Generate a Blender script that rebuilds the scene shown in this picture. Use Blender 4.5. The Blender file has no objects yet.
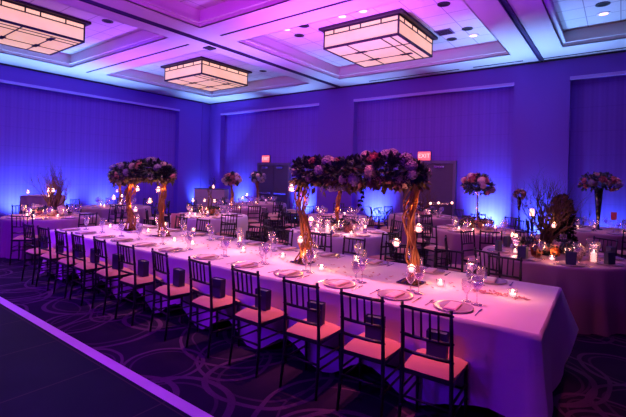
import bpy, bmesh, math, random
from mathutils import Vector, Matrix, noise
PI = math.pi
random.seed(11)
rnd = random.Random(5)
C = bpy.context.scene.collection
sc = bpy.context.scene

# ------------------------------------------------------------------ camera
H = 1.77
F = 413.0
YAW = math.atan2(309, 413)
ROLL = math.radians(1.46)
r0 = Vector((math.cos(YAW), math.sin(YAW), 0))
fwd = Vector((-math.sin(YAW), math.cos(YAW), 0))
up = Vector((0, 0, 1))
cr = r0 * math.cos(ROLL) + up * math.sin(ROLL)
cu = -r0 * math.sin(ROLL) + up * math.cos(ROLL)
cd = bpy.data.cameras.new('camera')
cam = bpy.data.objects.new('camera', cd)
C.objects.link(cam)
cam.matrix_world = Matrix((( cr.x, cu.x, -fwd.x, 0), (cr.y, cu.y, -fwd.y, 0), (cr.z, cu.z, -fwd.z, H), (0, 0, 0, 1)))
cd.sensor_width = 36
cd.lens = F / 626 * 36
cd.shift_y = -(208.5 - 176) / 626
cd.clip_end = 100
sc.camera = cam

# ------------------------------------------------------------------ materials
def mat(name, col, rough=.6, metal=0., emis=None, estr=0., spec=.5, bump=0., bscale=40., sheen=0., var=0., vscale=6., trans=0.):
    m = bpy.data.materials.new(name); m.use_nodes = True
    nt = m.node_tree; b = nt.nodes['Principled BSDF']
    b.inputs['Base Color'].default_value = (*col, 1)
    b.inputs['Roughness'].default_value = rough
    b.inputs['Metallic'].default_value = metal
    b.inputs['Specular IOR Level'].default_value = spec
    if trans: b.inputs['Transmission Weight'].default_value = trans
    if sheen: b.inputs['Sheen Weight'].default_value = sheen
    if emis:
        b.inputs['Emission Color'].default_value = (*emis, 1); b.inputs['Emission Strength'].default_value = estr
    tc = nt.nodes.new('ShaderNodeTexCoord')
    if var:
        n = nt.nodes.new('ShaderNodeTexNoise'); n.inputs['Scale'].default_value = vscale; n.inputs['Detail'].default_value = 4
        nt.links.new(tc.outputs['Object'], n.inputs['Vector'])
        mx = nt.nodes.new('ShaderNodeMix'); mx.data_type = 'RGBA'
        mx.inputs[6].default_value = (*[c * (1 - var) for c in col], 1); mx.inputs[7].default_value = (*[min(1, c * (1 + var)) for c in col], 1)
        nt.links.new(n.outputs['Fac'], mx.inputs[0]); nt.links.new(mx.outputs[2], b.inputs['Base Color'])
    if bump:
        n = nt.nodes.new('ShaderNodeTexNoise'); n.inputs['Scale'].default_value = bscale; n.inputs['Detail'].default_value = 3
        nt.links.new(tc.outputs['Object'], n.inputs['Vector'])
        bp = nt.nodes.new('ShaderNodeBump'); bp.inputs['Strength'].default_value = bump; bp.inputs['Distance'].default_value = .01
        nt.links.new(n.outputs['Fac'], bp.inputs['Height']); nt.links.new(bp.outputs[0], b.inputs['Normal'])
    return m

class G:
    """small node-graph helper for maths"""
    def __init__(s, m): s.nt = m.node_tree
    def n(s, t, **k):
        x = s.nt.nodes.new(t)
        for a, b in k.items(): setattr(x, a, b)
        return x
    def m(s, op, a, b=None, c=None):
        x = s.nt.nodes.new('ShaderNodeMath'); x.operation = op
        for i, q in enumerate((a, b, c)):
            if q is None: continue
            if isinstance(q, (int, float)): x.inputs[i].default_value = q
            else: s.nt.links.new(q, x.inputs[i])
        return x.outputs[0]
    def mix(s, f, a, b):
        x = s.nt.nodes.new('ShaderNodeMix'); x.data_type = 'RGBA'
        for i, q in ((0, f), (6, a), (7, b)):
            if isinstance(q, (int, float)): x.inputs[i].default_value = q
            elif isinstance(q, tuple): x.inputs[i].default_value = (*q, 1)
            else: s.nt.links.new(q, x.inputs[i])
        return x.outputs[2]

def coords(g):
    tc = g.n('ShaderNodeTexCoord'); sp = g.n('ShaderNodeSeparateXYZ'); g.nt.links.new(tc.outputs['Object'], sp.inputs[0])
    return sp.outputs[0], sp.outputs[1], sp.outputs[2], tc

def carpet_mat():
    m = mat('carpet', (.02, .015, .05), .95, spec=.1); g = G(m); x, y, z, tc = coords(g)
    nz = g.n('ShaderNodeTexNoise'); nz.inputs['Scale'].default_value = .9; g.nt.links.new(tc.outputs['Object'], nz.inputs['Vector'])
    wob = g.m('MULTIPLY', g.m('SUBTRACT', nz.outputs['Fac'], .5), .35)
    tot = None
    for (px, py, ox, oy, r, w, sx, ang) in ((1.5, 1.9, 0, 0, .55, .028, 1.0, .3), (1.5, 1.9, .35, .2, .50, .022, 1.35, .9), (1.9, 1.5, .9, .8, .62, .03, 1.2, -.5), (1.9, 1.5, .8, 1.1, .40, .02, 1.0, 0), (2.3, 2.1, 1.3, .5, .82, .02, 1.1, 1.2)):
        ca, sa = math.cos(ang), math.sin(ang)
        X = g.m('ADD', g.m('ADD', g.m('MULTIPLY', x, ca), g.m('MULTIPLY', y, sa)), ox)
        Y = g.m('ADD', g.m('ADD', g.m('MULTIPLY', x, -sa), g.m('MULTIPLY', y, ca)), oy)
        X = g.m('MULTIPLY', g.m('ADD', X, wob), 1.12); Y = g.m('MULTIPLY', Y, 1.12)
        fx = g.m('MULTIPLY', g.m('SUBTRACT', g.m('FRACT', g.m('DIVIDE', X, px)), .5), px * sx)
        fy = g.m('MULTIPLY', g.m('SUBTRACT', g.m('FRACT', g.m('DIVIDE', Y, py)), .5), py)
        d = g.m('SQRT', g.m('ADD', g.m('MULTIPLY', fx, fx), g.m('MULTIPLY', fy, fy)))
        e = g.m('ABSOLUTE', g.m('SUBTRACT', d, r))
        v = g.m('LESS_THAN', e, w)
        v2 = g.m('MULTIPLY', g.m('LESS_THAN', g.m('ABSOLUTE', g.m('SUBTRACT', d, r * .8)), w * .55), .6)
        v = g.m('MAXIMUM', v, v2)
        tot = v if tot is None else g.m('MAXIMUM', tot, v)
    n2 = g.n('ShaderNodeTexNoise'); n2.inputs['Scale'].default_value = 90; g.nt.links.new(tc.outputs['Object'], n2.inputs['Vector'])
    n3 = g.n('ShaderNodeTexNoise'); n3.inputs['Scale'].default_value = 2.2; n3.inputs['Detail'].default_value = 5; g.nt.links.new(tc.outputs['Object'], n3.inputs['Vector'])
    f = g.m('MULTIPLY', tot, g.m('ADD', g.m('MULTIPLY', n2.outputs['Fac'], .6), g.m('MULTIPLY', n3.outputs['Fac'], .9)))
    base = g.mix(n3.outputs['Fac'], (.008, .005, .016), (.028, .014, .045))
    col = g.mix(f, base, (.115, .05, .11))
    g.nt.links.new(col, g.nt.nodes['Principled BSDF'].inputs['Base Color'])
    return m

def dance_mat():
    m = mat('dance_floor_wood', (.02, .015, .03), .55, spec=.05); g = G(m); x, y, z, tc = coords(g)
    def line(c, p, w):
        f = g.m('FRACT', g.m('DIVIDE', c, p)); return g.m('LESS_THAN', f, w / p)
    l = g.m('MAXIMUM', line(x, .92, .012), line(y, .92, .012))
    nz = g.n('ShaderNodeTexNoise'); nz.inputs['Scale'].default_value = 3; g.nt.links.new(tc.outputs['Object'], nz.inputs['Vector'])
    c = g.mix(nz.outputs['Fac'], (.005, .004, .022), (.011, .008, .036))
    c = g.mix(g.m('MULTIPLY', l, .5), c, (.10, .05, .06))
    g.nt.links.new(c, g.nt.nodes['Principled BSDF'].inputs['Base Color'])
    return m

def stripe_mat(name, a, b, axis, period=.28):
    m = mat(name, a, .9, spec=.1); g = G(m); x, y, z, tc = coords(g)
    c = (x, y, z)[axis]
    s1 = g.m('SINE', g.m('MULTIPLY', c, 2 * PI / period)); s2 = g.m('SINE', g.m('MULTIPLY', c, 2 * PI / (period * .37)))
    f = g.m('ADD', g.m('MULTIPLY', g.m('ADD', s1, s2), .22), .5)
    # horizontal seams between the woven fabric lengths
    fz = g.m('LESS_THAN', g.m('FRACT', g.m('DIVIDE', z, .62)), .02)
    col = g.mix(f, a, b); col = g.mix(g.m('MULTIPLY', fz, .35), col, tuple(q * .6 for q in a))
    g.nt.links.new(col, g.nt.nodes['Principled BSDF'].inputs['Base Color'])
    return m

def tile_mat():
    m = mat('ceiling_tile', (.62, .6, .62), .9, spec=.1); g = G(m); x, y, z, tc = coords(g)
    def line(c, o): return g.m('LESS_THAN', g.m('FRACT', g.m('DIVIDE', g.m('ADD', c, o), .61)), .03)
    l = g.m('MAXIMUM', line(x, .1), line(y, .2))
    nz = g.n('ShaderNodeTexNoise'); nz.inputs['Scale'].default_value = 60; g.nt.links.new(tc.outputs['Object'], nz.inputs['Vector'])
    c = g.mix(nz.outputs['Fac'], (.56, .55, .57), (.68, .66, .68)); c = g.mix(l, c, (.3, .28, .32))
    g.nt.links.new(c, g.nt.nodes['Principled BSDF'].inputs['Base Color'])
    return m

def glass_mat(name='clear_glass', tint=(.94, .90, 1), fac=.88):
    m = bpy.data.materials.new(name); m.use_nodes = True; nt = m.node_tree; nt.nodes.clear()
    o = nt.nodes.new('ShaderNodeOutputMaterial'); t = nt.nodes.new('ShaderNodeBsdfTransparent'); gl = nt.nodes.new('ShaderNodeBsdfGlossy')
    lw = nt.nodes.new('ShaderNodeLayerWeight'); lw.inputs['Blend'].default_value = .35
    mx = nt.nodes.new('ShaderNodeMixShader'); df = nt.nodes.new('ShaderNodeBsdfDiffuse'); mx2 = nt.nodes.new('ShaderNodeMixShader')
    t.inputs[0].default_value = (*tint, 1); gl.inputs['Roughness'].default_value = .08; gl.inputs['Color'].default_value = (1, .95, 1, 1)
    df.inputs[0].default_value = (.8, .75, .85, 1); mx2.inputs[0].default_value = 1 - fac
    nt.links.new(lw.outputs['Facing'], mx.inputs[0]); nt.links.new(t.outputs[0], mx.inputs[1]); nt.links.new(gl.outputs[0], mx.inputs[2])
    nt.links.new(mx.outputs[0], mx2.inputs[1]); nt.links.new(df.outputs[0], mx2.inputs[2]); nt.links.new(mx2.outputs[0], o.inputs[0])
    return m

def emit_mat(name, col, s, base=(.8, .8, .8)):
    return mat(name, base, .6, emis=col, estr=s)

def lantern_mat(name, axis_x, s):
    """back-lit mica panel, softly mottled"""
    m = mat(name, (.25, .17, .15), .7); g = G(m); x, y, z, tc = coords(g)
    nz = g.n('ShaderNodeTexNoise'); nz.inputs['Scale'].default_value = 2.5; nz.inputs['Detail'].default_value = 5; g.nt.links.new(tc.outputs['Object'], nz.inputs['Vector'])
    c = g.mix(nz.outputs['Fac'], (1, .40, .28), (1, .60, .50))
    b = g.nt.nodes['Principled BSDF']; g.nt.links.new(c, b.inputs['Emission Color']); b.inputs['Emission Strength'].default_value = s
    return m

M = {}
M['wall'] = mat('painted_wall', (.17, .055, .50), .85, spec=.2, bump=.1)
M['lip'] = mat('pale_header_trim', (.42, .22, .80), .7)  # paler than the wall to stand in for uplight on header undersides
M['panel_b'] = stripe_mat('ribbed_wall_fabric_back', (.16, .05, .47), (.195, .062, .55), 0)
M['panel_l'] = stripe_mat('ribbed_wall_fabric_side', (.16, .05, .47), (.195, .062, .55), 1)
M['ceil'] = mat('ceiling_plaster', (.66, .64, .68), .9, spec=.1)
M['tile'] = tile_mat()
M['track'] = mat('dark_track_metal', (.06, .04, .12), .5, .3)
M['slot'] = mat('black_slot', (.01, .01, .015), .8)
M['carpet'] = carpet_mat(); M['dance'] = dance_mat()
M['edge'] = mat('dance_floor_edging', (.80, .70, .82), .45, spec=.4, var=.12, vscale=5)
M['chair'] = mat('black_lacquered_wood', (.016, .012, .018), .3, spec=.5)
M['cushion'] = mat('ivory_cushion', (.62, .31, .22), .8, sheen=.2, var=.06)
M['cloth'] = mat('ivory_tablecloth', (.80, .74, .80), .85, spec=.15, bump=.08, bscale=160, var=.05, vscale=5)
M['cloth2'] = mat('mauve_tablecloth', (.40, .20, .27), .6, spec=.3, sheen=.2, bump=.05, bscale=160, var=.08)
M['glass'] = glass_mat()
M['water'] = glass_mat('water', (.72, .55, 1), .8)
M['plate'] = mat('mauve_charger', (.50, .38, .44), .25, .35)
M['china'] = mat('white_china', (.8, .76, .78), .25)
M['napkin'] = mat('rose_napkin', (.72, .46, .54), .8)
M['menu'] = mat('printed_menu_card', (.72, .60, .66), .7)
M['steel'] = mat('cutlery_steel', (.55, .5, .55), .2, .9)
M['bag'] = mat('dark_blue_paper_bag', (.04, .045, .10), .55, var=.2)
M['wax'] = mat('candle_wax', (.9, .8, .65), .5, emis=(1, .5, .25), estr=.9)
M['flame'] = emit_mat('candle_flame', (1, .62, .38), 14)
M['led'] = emit_mat('frosted_candle_glass', (1, .42, .30), 3.0)  # emission stands in for flame light glowing through the wax
M['bark'] = mat('brown_bark', (.10, .04, .03), .7, var=.4, vscale=20, bump=.3)
M['bark_red'] = mat('red_brown_branch', (.055, .018, .018), .7, var=.3, vscale=20)
M['bark_dark'] = mat('dark_branch', (.07, .03, .035), .8, var=.3, vscale=20)
M['gold'] = mat('gilded_vine', (.24, .08, .035), .5, .1, var=.45, vscale=14)
M['leaf'] = mat('dark_green_leaf', (.022, .04, .06), .4, var=.4, vscale=9)
M['leaf2'] = mat('olive_leaf', (.10, .07, .03), .55, var=.4, vscale=9)
M['rose'] = mat('pink_rose', (.55, .22, .27), .7, var=.12, vscale=20)
M['hyd'] = mat('lilac_hydrangea', (.30, .24, .44), .8, var=.2, vscale=25)
M['ivory'] = mat('cream_bloom', (.55, .42, .44), .7, var=.1, vscale=20)
M['orange'] = mat('orange_bloom', (.60, .20, .08), .7, var=.15, vscale=20)
M['black'] = mat('black_matte', (.015, .013, .017), .5)
M['blackgl'] = mat('black_gloss', (.012, .01, .014), .12, spec=.7)
M['door'] = mat('dark_door_veneer', (.07, .035, .09), .5, var=.15, vscale=8)
M['frame'] = mat('door_frame_metal', (.13, .07, .2), .5, .2)
M['white'] = mat('white_plastic', (.7, .7, .72), .5)
M['exit'] = emit_mat('exit_sign_red', (1, .10, .14), 1.5, (.5, .1, .1))
M['exit_txt'] = emit_mat('exit_sign_text', (1, .40, .42), 1.8, (.8, .3, .3))
M['mica_side'] = lantern_mat('lantern_side_panel', 0, .95)
M['mica_top'] = lantern_mat('lantern_upper_panel', 0, 1.15)
M['mica_bot'] = lantern_mat('lantern_bottom_panel', 0, .85)
M['iron'] = mat('dark_lantern_iron', (.03, .015, .03), .5, .2)
M['warm'] = emit_mat('lit_downlight', (1, .42, .30), 3)
M['led_blue'] = emit_mat('uplight_lens', (.15, .5, 1), 12)
M['pinkcloth'] = mat('pink_sash', (.72, .30, .38), .8)
M['redcard'] = mat('red_table_card', (.75, .08, .18), .6)
M['leaf3'] = mat('black_green_shrub_leaf', (.008, .012, .008), .7, spec=.2)

# ------------------------------------------------------------------ mesh builder
class MB:
    def __init__(s): s.v = []; s.f = []
    def add(s, vs, fs):
        b = len(s.v); s.v += [tuple(q) for q in vs]; s.f += [tuple(b + i for i in f) for f in fs]
    def box(s, x0, x1, y0, y1, z0, z1):
        s.add([(x, y, z) for x in (x0, x1) for y in (y0, y1) for z in (z0, z1)],
              [(0, 1, 3, 2), (4, 6, 7, 5), (0, 4, 5, 1), (2, 3, 7, 6), (0, 2, 6, 4), (1, 5, 7, 3)]); return s
    def tube(s, pts, r, n=6):
        pts = [Vector(p) for p in pts]; k = len(pts)
        rs = r if isinstance(r, (list, tuple)) else [r] * k
        t = (pts[-1] - pts[0]); a = Vector((1, 0, 0)) if abs(t.normalized().x) < .8 else Vector((0, 1, 0))
        vs = []
        for i, p in enumerate(pts):
            d = (pts[min(i + 1, k - 1)] - pts[max(i - 1, 0)]).normalized()
            u = d.cross(a).normalized(); w = d.cross(u)
            a = w.cross(d) if w.cross(d).length > 1e-6 else a
            a = -u.cross(d) if False else a
            for j in range(n):
                q = 2 * PI * j / n; vs.append(p + (u * math.cos(q) + w * math.sin(q)) * rs[i])
        fs = [(i * n + j, i * n + (j + 1) % n, (i + 1) * n + (j + 1) % n, (i + 1) * n + j) for i in range(k - 1) for j in range(n)]
        fs += [tuple(range(n))[::-1], tuple((k - 1) * n + j for j in range(n))]
        s.add(vs, fs); return s
    def lathe(s, prof, n=16, c=(0, 0, 0), close=False):
        k = len(prof); vs = []
        for r, z in prof:
            for j in range(n):
                q = 2 * PI * j / n; vs.append((c[0] + r * math.cos(q), c[1] + r * math.sin(q), c[2] + z))
        fs = [(i * n + j, i * n + (j + 1) % n, (i + 1) * n + (j + 1) % n, (i + 1) * n + j) for i in range(k - 1) for j in range(n)]
        if close: fs += [tuple(range(n))[::-1], tuple((k - 1) * n + j for j in range(n))]
        s.add(vs, fs); return s
    def ball(s, c, r, n=8, sz=1):
        return s.lathe([(max(1e-4, r * math.sin(PI * i / (n // 2 + 1))), -r * sz * math.cos(PI * i / (n // 2 + 1))) for i in range(n // 2 + 2)], n, c)
    def leaf(s, p, d, l, w, nrm):
        d = d.normalized(); sd = d.cross(nrm)
        if sd.length < 1e-4: sd = d.cross(Vector((0, 0, 1)) + d * .3 + Vector((.1, 0, 0)))
        sd.normalize(); n2 = sd.cross(d)
        s.add([p, p + d * l * .45 + sd * w - n2 * w * .3, p + d * l, p + d * l * .45 - sd * w - n2 * w * .3, p + d * l * .5 + n2 * w * .1], [(0, 1, 4), (1, 2, 4), (2, 3, 4), (3, 0, 4)])
    def build(s, name, m, parent=None, smooth=False, loc=None):
        me = bpy.data.meshes.new(name); me.from_pydata(s.v, [], s.f); me.update()
        if smooth: me.polygons.foreach_set('use_smooth', [True] * len(me.polygons))
        me.materials.append(m)
        o = bpy.data.objects.new(name, me); C.objects.link(o)
        if parent: o.parent = parent
        if loc: o.location = loc
        return o

def tag(o, label=None, cat=None, group=None, kind=None):
    if label: o['label'] = label
    if cat: o['category'] = cat
    if group: o['group'] = group
    if kind: o['kind'] = kind
    return o
def thing(name, label, cat, loc=(0, 0, 0), rz=0, group=None):
    o = bpy.data.objects.new(name, None); C.objects.link(o); o.location = loc; o.rotation_euler = (0, 0, rz)
    o.empty_display_size = .1
    return tag(o, label, cat, group)
def inst(name, src, parent, loc=(0, 0, 0), rz=0, sc_=1, rot=None):
    o = bpy.data.objects.new(name, src.data); C.objects.link(o); o.parent = parent; o.location = loc
    o.rotation_euler = rot or (0, 0, rz); o.scale = (sc_,) * 3
    return o
KIDS = {}
def dup(root, loc, rz=0, label=None, group=None, s=1):
    def cp(o, par):
        c = o.copy(); C.objects.link(c)
        if par is not None: c.parent = par
        for ch in KIDS.get(o.name, ()): cp(ch, c)
        return c
    if root.name not in KIDS:
        allo = list(C.objects); 
        def reg(o):
            KIDS[o.name] = [q for q in allo if q.parent == o]
            for q in KIDS[o.name]: reg(q)
        reg(root)
    r = cp(root, None); r.location = loc; r.rotation_euler = (0, 0, rz); r.scale = (s, s, s)
    if label: r['label'] = label
    if group: r['group'] = group
    return r
def struct(name, mb, m, parent=None, smooth=False):
    o = mb.build(name, m, parent, smooth)
    if not parent: o['kind'] = 'structure'
    return o

# ------------------------------------------------------------------ pixel of the photograph -> point on a known plane of the room
def ray(px, py):
    dx, dy = px - 313, py - 176
    x = (dx * math.cos(ROLL) + dy * math.sin(ROLL)) / F; y = (-dx * math.sin(ROLL) + dy * math.cos(ROLL)) / F
    return fwd + r0 * x - up * y
def atz(px, py, z):
    r = ray(px, py); t = (z - H) / r.z; return (r.x * t, r.y * t)
def aty(px, py, Y):
    r = ray(px, py); t = Y / r.y; return (r.x * t, H + r.z * t)

# ------------------------------------------------------------------ room shell
XL, YB, ZC, ZT = -15.45, 12.5, 5.02, 5.41
XR, YF = 8.0, -2.0
struct('floor', MB().box(XL - .5, XR, YF, YB + .5, -.1, 0), M['carpet'])
# dance floor: a low platform of panels with a pale edging
df = struct('floor_dance', MB().box(-14, XR, YF, 1.88, 0, .02), M['dance'])
struct('trim_1', MB().add([(-14, 1.88, 0), (XR, 1.88, 0), (XR, 2.0, 0), (-14, 2.0, 0), (-14, 1.88, .022), (XR, 1.88, .022), (XR, 1.96, .014), (-14, 1.96, .014)],
                          [(4, 5, 6, 7), (7, 6, 2, 3), (0, 4, 7, 3), (1, 2, 6, 5)]) or None, M['edge']) if False else None
e = MB(); e.add([(-14, 1.88, .001), (XR, 1.88, .001), (XR, 2.0, .001), (-14, 2.0, .001), (-14, 1.88, .023), (XR, 1.88, .023), (XR, 1.985, .012), (-14, 1.985, .012)],
                [(4, 5, 6, 7), (7, 6, 2, 3), (0, 4, 7, 3), (1, 2, 6, 5), (0, 1, 5, 4)])
struct('trim_1', e, M['edge'])

# back wall: piers and header standing in front of three recessed fabric bays
PZ = 4.46; RD = .26
bays = [(-14.67, -9.16), (-7.63, -2.46), (-1.12, 4.4)]
w = MB(); w.box(XL, XR, YB, YB + .5, PZ, ZC)
for a, b in ((XL, bays[0][0]), (bays[0][1], bays[1][0]), (bays[1][1], bays[2][0]), (bays[2][1], XR)): w.box(a, b, YB, YB + .5, 0, PZ)
struct('wall_back', w, M['wall'])
for i, (a, b) in enumerate(bays):
    o = struct('wall_back_bay_%d' % (i + 1), MB().box(a, b, YB + RD, YB + RD + .1, 0, PZ), M['panel_b'])
for i, (a, b_) in enumerate(bays): struct('trim_%d' % (20 + i), MB().box(a - .01, b_ + .01, YB - .02, YB + .06, PZ - .03, PZ + .05), M['lip'])  # strips added to paint in the lit underside of the headers
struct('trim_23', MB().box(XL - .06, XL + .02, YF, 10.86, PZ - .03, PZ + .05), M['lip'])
# left wall
w = MB(); w.box(XL - .5, XL, YF, YB, PZ, ZC); w.box(XL - .5, XL, 10.85, YB, 0, PZ)
struct('wall_left', w, M['wall'])
struct('wall_left_bay', MB().box(XL - RD - .1, XL - RD, YF, 10.85, 0, PZ), M['panel_l'])
struct('trim_2', MB().box(XL, XL + .035, 12.05, 12.1, 0, ZC), M['wall'])
# baseboards
b = MB(); 
for a, c in ((XL, bays[0][0]), (bays[0][1], bays[1][0]), (bays[1][1], bays[2][0])): b.box(a, c, YB - .015, YB, 0, .12)
struct('baseboard_back', b, M['frame'])
struct('trim_3', MB().box(XL, XR, YB - .03, YB, ZC - .05, ZC - .02), M['slot'])
struct('trim_4', MB().box(XL, XL + .03, YF, YB, ZC - .05, ZC - .02), M['slot'])

# ceiling: soffit pierced by coffers
cx = [(-14.1, -8.85), (-7.63, -2.38), (-1.2, 4.05)]
cy = [(1.4, 5.83), (6.97, 11.5)]
xs = sorted({XL - .4, XR + .6, *[q for p in cx for q in p]}); ys = sorted({YF, YB + .3, *[q for p in cy for q in p]})
w = MB()
for i in range(len(xs) - 1):
    for j in range(len(ys) - 1):
        if any(a <= xs[i] + .01 < b_ for a, b_ in cx) and any(a <= ys[j] + .01 < b_ for a, b_ in cy): continue
        w.box(xs[i], xs[i + 1], ys[j], ys[j + 1], ZC, ZC + .02)
struct('ceiling', w, M['ceil'])
k = 0
w = MB(); t = MB()
for a, b_ in cx:
    for c, d_ in cy:
        s_ = .06
        # stepped lip: lower frame then upper fascia
        w.box(a - .02, a, c - .02, d_ + .02, ZC, ZT); w.box(b_, b_ + .02, c - .02, d_ + .02, ZC, ZT)
        w.box(a, b_, c - .02, c, ZC, ZT); w.box(a, b_, d_, d_ + .02, ZC, ZT)
        for (p, q, r_, u_) in ((a, a + s_, c, d_), (b_ - s_, b_, c, d_), (a + s_, b_ - s_, c, c + s_), (a + s_, b_ - s_, d_ - s_, d_)): w.box(p, q, r_, u_, ZC + .09, ZC + .13)
        t.box(a - .02, b_ + .02, c - .02, d_ + .02, ZT, ZT + .02)
struct('ceiling_coffer_walls', w, M['ceil']); struct('ceiling_tiles', t, M['tile'])
# movable-wall tracks: a dark double rail
for i, X in enumerate((-8.25, -1.78)):
    w = MB(); w.box(X - .06, X + .06, YF, YB, ZC - .008, ZC); w.box(X - .055, X - .035, YF, YB, ZC - .04, ZC - .012); w.box(X + .035, X + .055, YF, YB, ZC - .04, ZC - .012)
    struct('trim_%d' % (5 + i), w, M['track'])
# linear air slots
for i, (a, b_, y) in enumerate(((-14.3, -8.85, 6.43), (-7.63, -2.4, 6.43), (-1.2, 4, 6.43), (-3.5, -2.2, 12.25), (-1.72, .9, 12.3), (-6.9, -3.9, 12.25))):
    z0 = .008
    o = struct('trim_%d' % (7 + i), MB().box(a, b_, y - .03, y + .03, ZC - z0, ZC + .001), M['slot'])

# ------------------------------------------------------------------ lantern ceiling lights
def lantern(loc, label):
    L = thing('ceiling_lantern', label, 'ceiling light', loc, 0, 'large square ceiling lanterns')
    s = 1.0; zb = 4.9 - loc[2]; zt = 5.35 - loc[2]
    MB().box(-s - .1, s + .1, -s - .1, s + .1, zt, ZT - loc[2] - .001).build('mounting_plate', M['iron'], L)
    zm = zt - .13
    for ax in range(4):
        m = MB()
        q = MB()
        m.box(-s + .02, s - .02, -s + .012, -s + .02, zb, zm); q.box(-s + .02, s - .02, -s + .012, -s + .02, zm + .001, zt)
        f = MB(); w_ = .016
        f.box(-s, s, -s - .004, -s + .03, zb, zb + .035); f.box(-s, s, -s - .002, -s + .025, zm - .012, zm + .012); f.box(-s, s, -s - .004, -s + .03, zt - .03, zt)
        f.box(-s - .003, -s + .03, -s - .003, -s + .03, zb, zt)
        for xx in (-.72, -.28, .02, .55): f.box(xx, xx + .028, -s - .002, -s + .02, zm, zt)
        for mb, nm, mt in ((m, 'side_panel', M['mica_side']), (q, 'upper_panel', M['mica_top']), (f, 'side_frame', M['iron'])):
            o = mb.build(nm, mt, L); o.rotation_euler = (0, 0, ax * PI / 2)
    MB().box(-s + .02, s - .02, -s + .02, s - .02, zb + .004, zb + .012).build('bottom_panel', M['mica_bot'], L)
    g = MB(); h = zb - .012
    def bar(x0, x1, y0, y1): g.box(x0, x1, y0, y1, h, h + .012)
    t_ = .013
    bar(-s, s, -s - .004, -s + .045); bar(-s, s, s - .045, s + .004); bar(-s - .004, -s + .045, -s, s); bar(s - .045, s + .004, -s, s)
    bar(-s, s, -.30 - t_, -.30 + t_); bar(-s, .62, .42 - t_, .42 + t_)
    for x in (-.35, .55, .78): bar(x - t_, x + t_, -s, s)
    for (x, y) in ((-.35, -.30), (.55, .42), (-.35, .42)): bar(x - .15, x + .15, y - .055, y + .055)
    g.build('bottom_lattice', M['iron'], L)
    return L
lantern((-4.95, 9.25, 5.0), 'square mica and iron ceiling lantern hanging over the rear middle tables, in the middle coffer')
lantern((-11.65, 9.25, 5.0), 'square mica and iron ceiling lantern in the coffer closest to the room corner')
lantern((-11.6, 3.7, 5.0), 'square mica and iron ceiling lantern cut by the frame edge, above the left wall tables')

# ------------------------------------------------------------------ downlights, vents
dlc = [((443.7, 4), 0, 'dark recessed downlight nearest the top edge beside the big middle lantern'),
       ((467.3, 28.6), 0, 'dark recessed downlight beside the small lit one in the middle coffer'),
       ((451.7, 39), 0, 'dark recessed downlight just off the corner of the middle lantern'),
       ((473.4, 35.5), 1, 'glowing recessed downlight in the far corner of the middle coffer'),
       ((602.8, 4), 0, 'dark recessed downlight in the right-hand coffer above the lit one'),
       ((603.6, 13.7), 1, 'glowing recessed downlight in the right-hand coffer'),
       ((342.3, 16.3), 1, 'glowing recessed downlight over the edge of the middle lantern, farther from the second track'),
       ((363, 11), 1, 'glowing recessed downlight over the edge of the middle lantern, closer to the second track'),
       ((299.3, 35.3), 0, 'dark recessed downlight in the tiles at the left of the middle lantern'),
       ((286.7, 29.3), 1, 'tiny glowing recessed downlight near the coffer edge left of the middle lantern'),
       ((304, 25.5), 0, 'small dark recessed downlight between a lit one and the middle lantern'),
       ((263, 71), 0, 'dark recessed downlight beside the lantern closest to the room corner'),
       ((107.6, 21), 0, 'dark recessed downlight beside the lantern cut by the frame edge')]
for (p, lit, lb) in dlc:
    x, y = atz(*p, ZT); d = thing('recessed_downlight', lb, 'downlight', (x, y, ZT), 0, 'recessed downlights in the coffers')
    MB().lathe([(.085, 0), (.13, 0), (.13, -.012), (.085, -.012), (.085, 0)], 20).build('trim_ring', M['white'] if lit else M['black'], d)
    MB().lathe([(.001, -.003), (.085, -.003)], 20).build('lens', M['warm'] if lit else M['slot'], d)
x, y = atz(444.5, 32, ZT); v = thing('ceiling_vent', 'square grey air vent in the tiles beside the middle lantern', 'air vent', (x, y, ZT))
MB().box(-.2, .2, -.2, .2, -.012, 0).build('vent_frame', M['frame'], v)
g = MB(); [g.box(-.16, .16, -.16 + i * .05, -.14 + i * .05, -.02, -.012) for i in range(7)]; g.build('louver', M['slot'], v)
x, y = atz(209.5, 47.6, ZC); tag(MB().box(x - .12, x + .12, y - .12, y + .12, ZC - .03, ZC).build('ceiling_speaker', M['slot']), 'small black square speaker on the ceiling strip before the corner lantern', 'speaker')

# ------------------------------------------------------------------ exit doors and signs
def text_mesh(txt, size, depth):
    cu_ = bpy.data.curves.new('t', 'FONT'); cu_.body = txt; cu_.size = size; cu_.extrude = depth; cu_.align_x = 'CENTER'; cu_.align_y = 'CENTER'
    o = bpy.data.objects.new('t', cu_); C.objects.link(o)
    me = bpy.data.meshes.new_from_object(o.evaluated_get(bpy.context.evaluated_depsgraph_get()))
    C.objects.unlink(o); bpy.data.objects.remove(o); return me
YP = YB + RD
def exit_door(n, xc, wdt, zt, lab):
    D = bpy.data.objects.new('door_%d' % n, None); C.objects.link(D); D.location = (xc, YP, 0); D['kind'] = 'structure'
    h = wdt / 2
    f = MB(); f.box(-h - .09, -h, -.10, 0, 0, zt + .09); f.box(h, h + .09, -.10, 0, 0, zt + .09); f.box(-h, h, -.10, 0, zt, zt + .09); f.build('door_frame', M['frame'], D)
    for s in (-1, 1):
        a, b_ = (-h + .005, -.008) if s < 0 else (.008, h - .005)
        l = MB().box(a, b_, -.06, -.01, .01, zt - .005).build('door_leaf', M['door'], D)
        MB().box(a + .08, b_ - .08, -.12, -.08, .98, 1.04).build('push_bar', M['steel'], l)
        MB().box((a + b_) / 2 - .2, (a + b_) / 2 + .12, -.11, -.06, zt - .14, zt - .07).build('door_closer', M['steel'], l)
exit_door(1, -11.55, 1.62, 2.18, '')
exit_door(2, -4.95, 1.62, 2.26, '')
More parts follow.
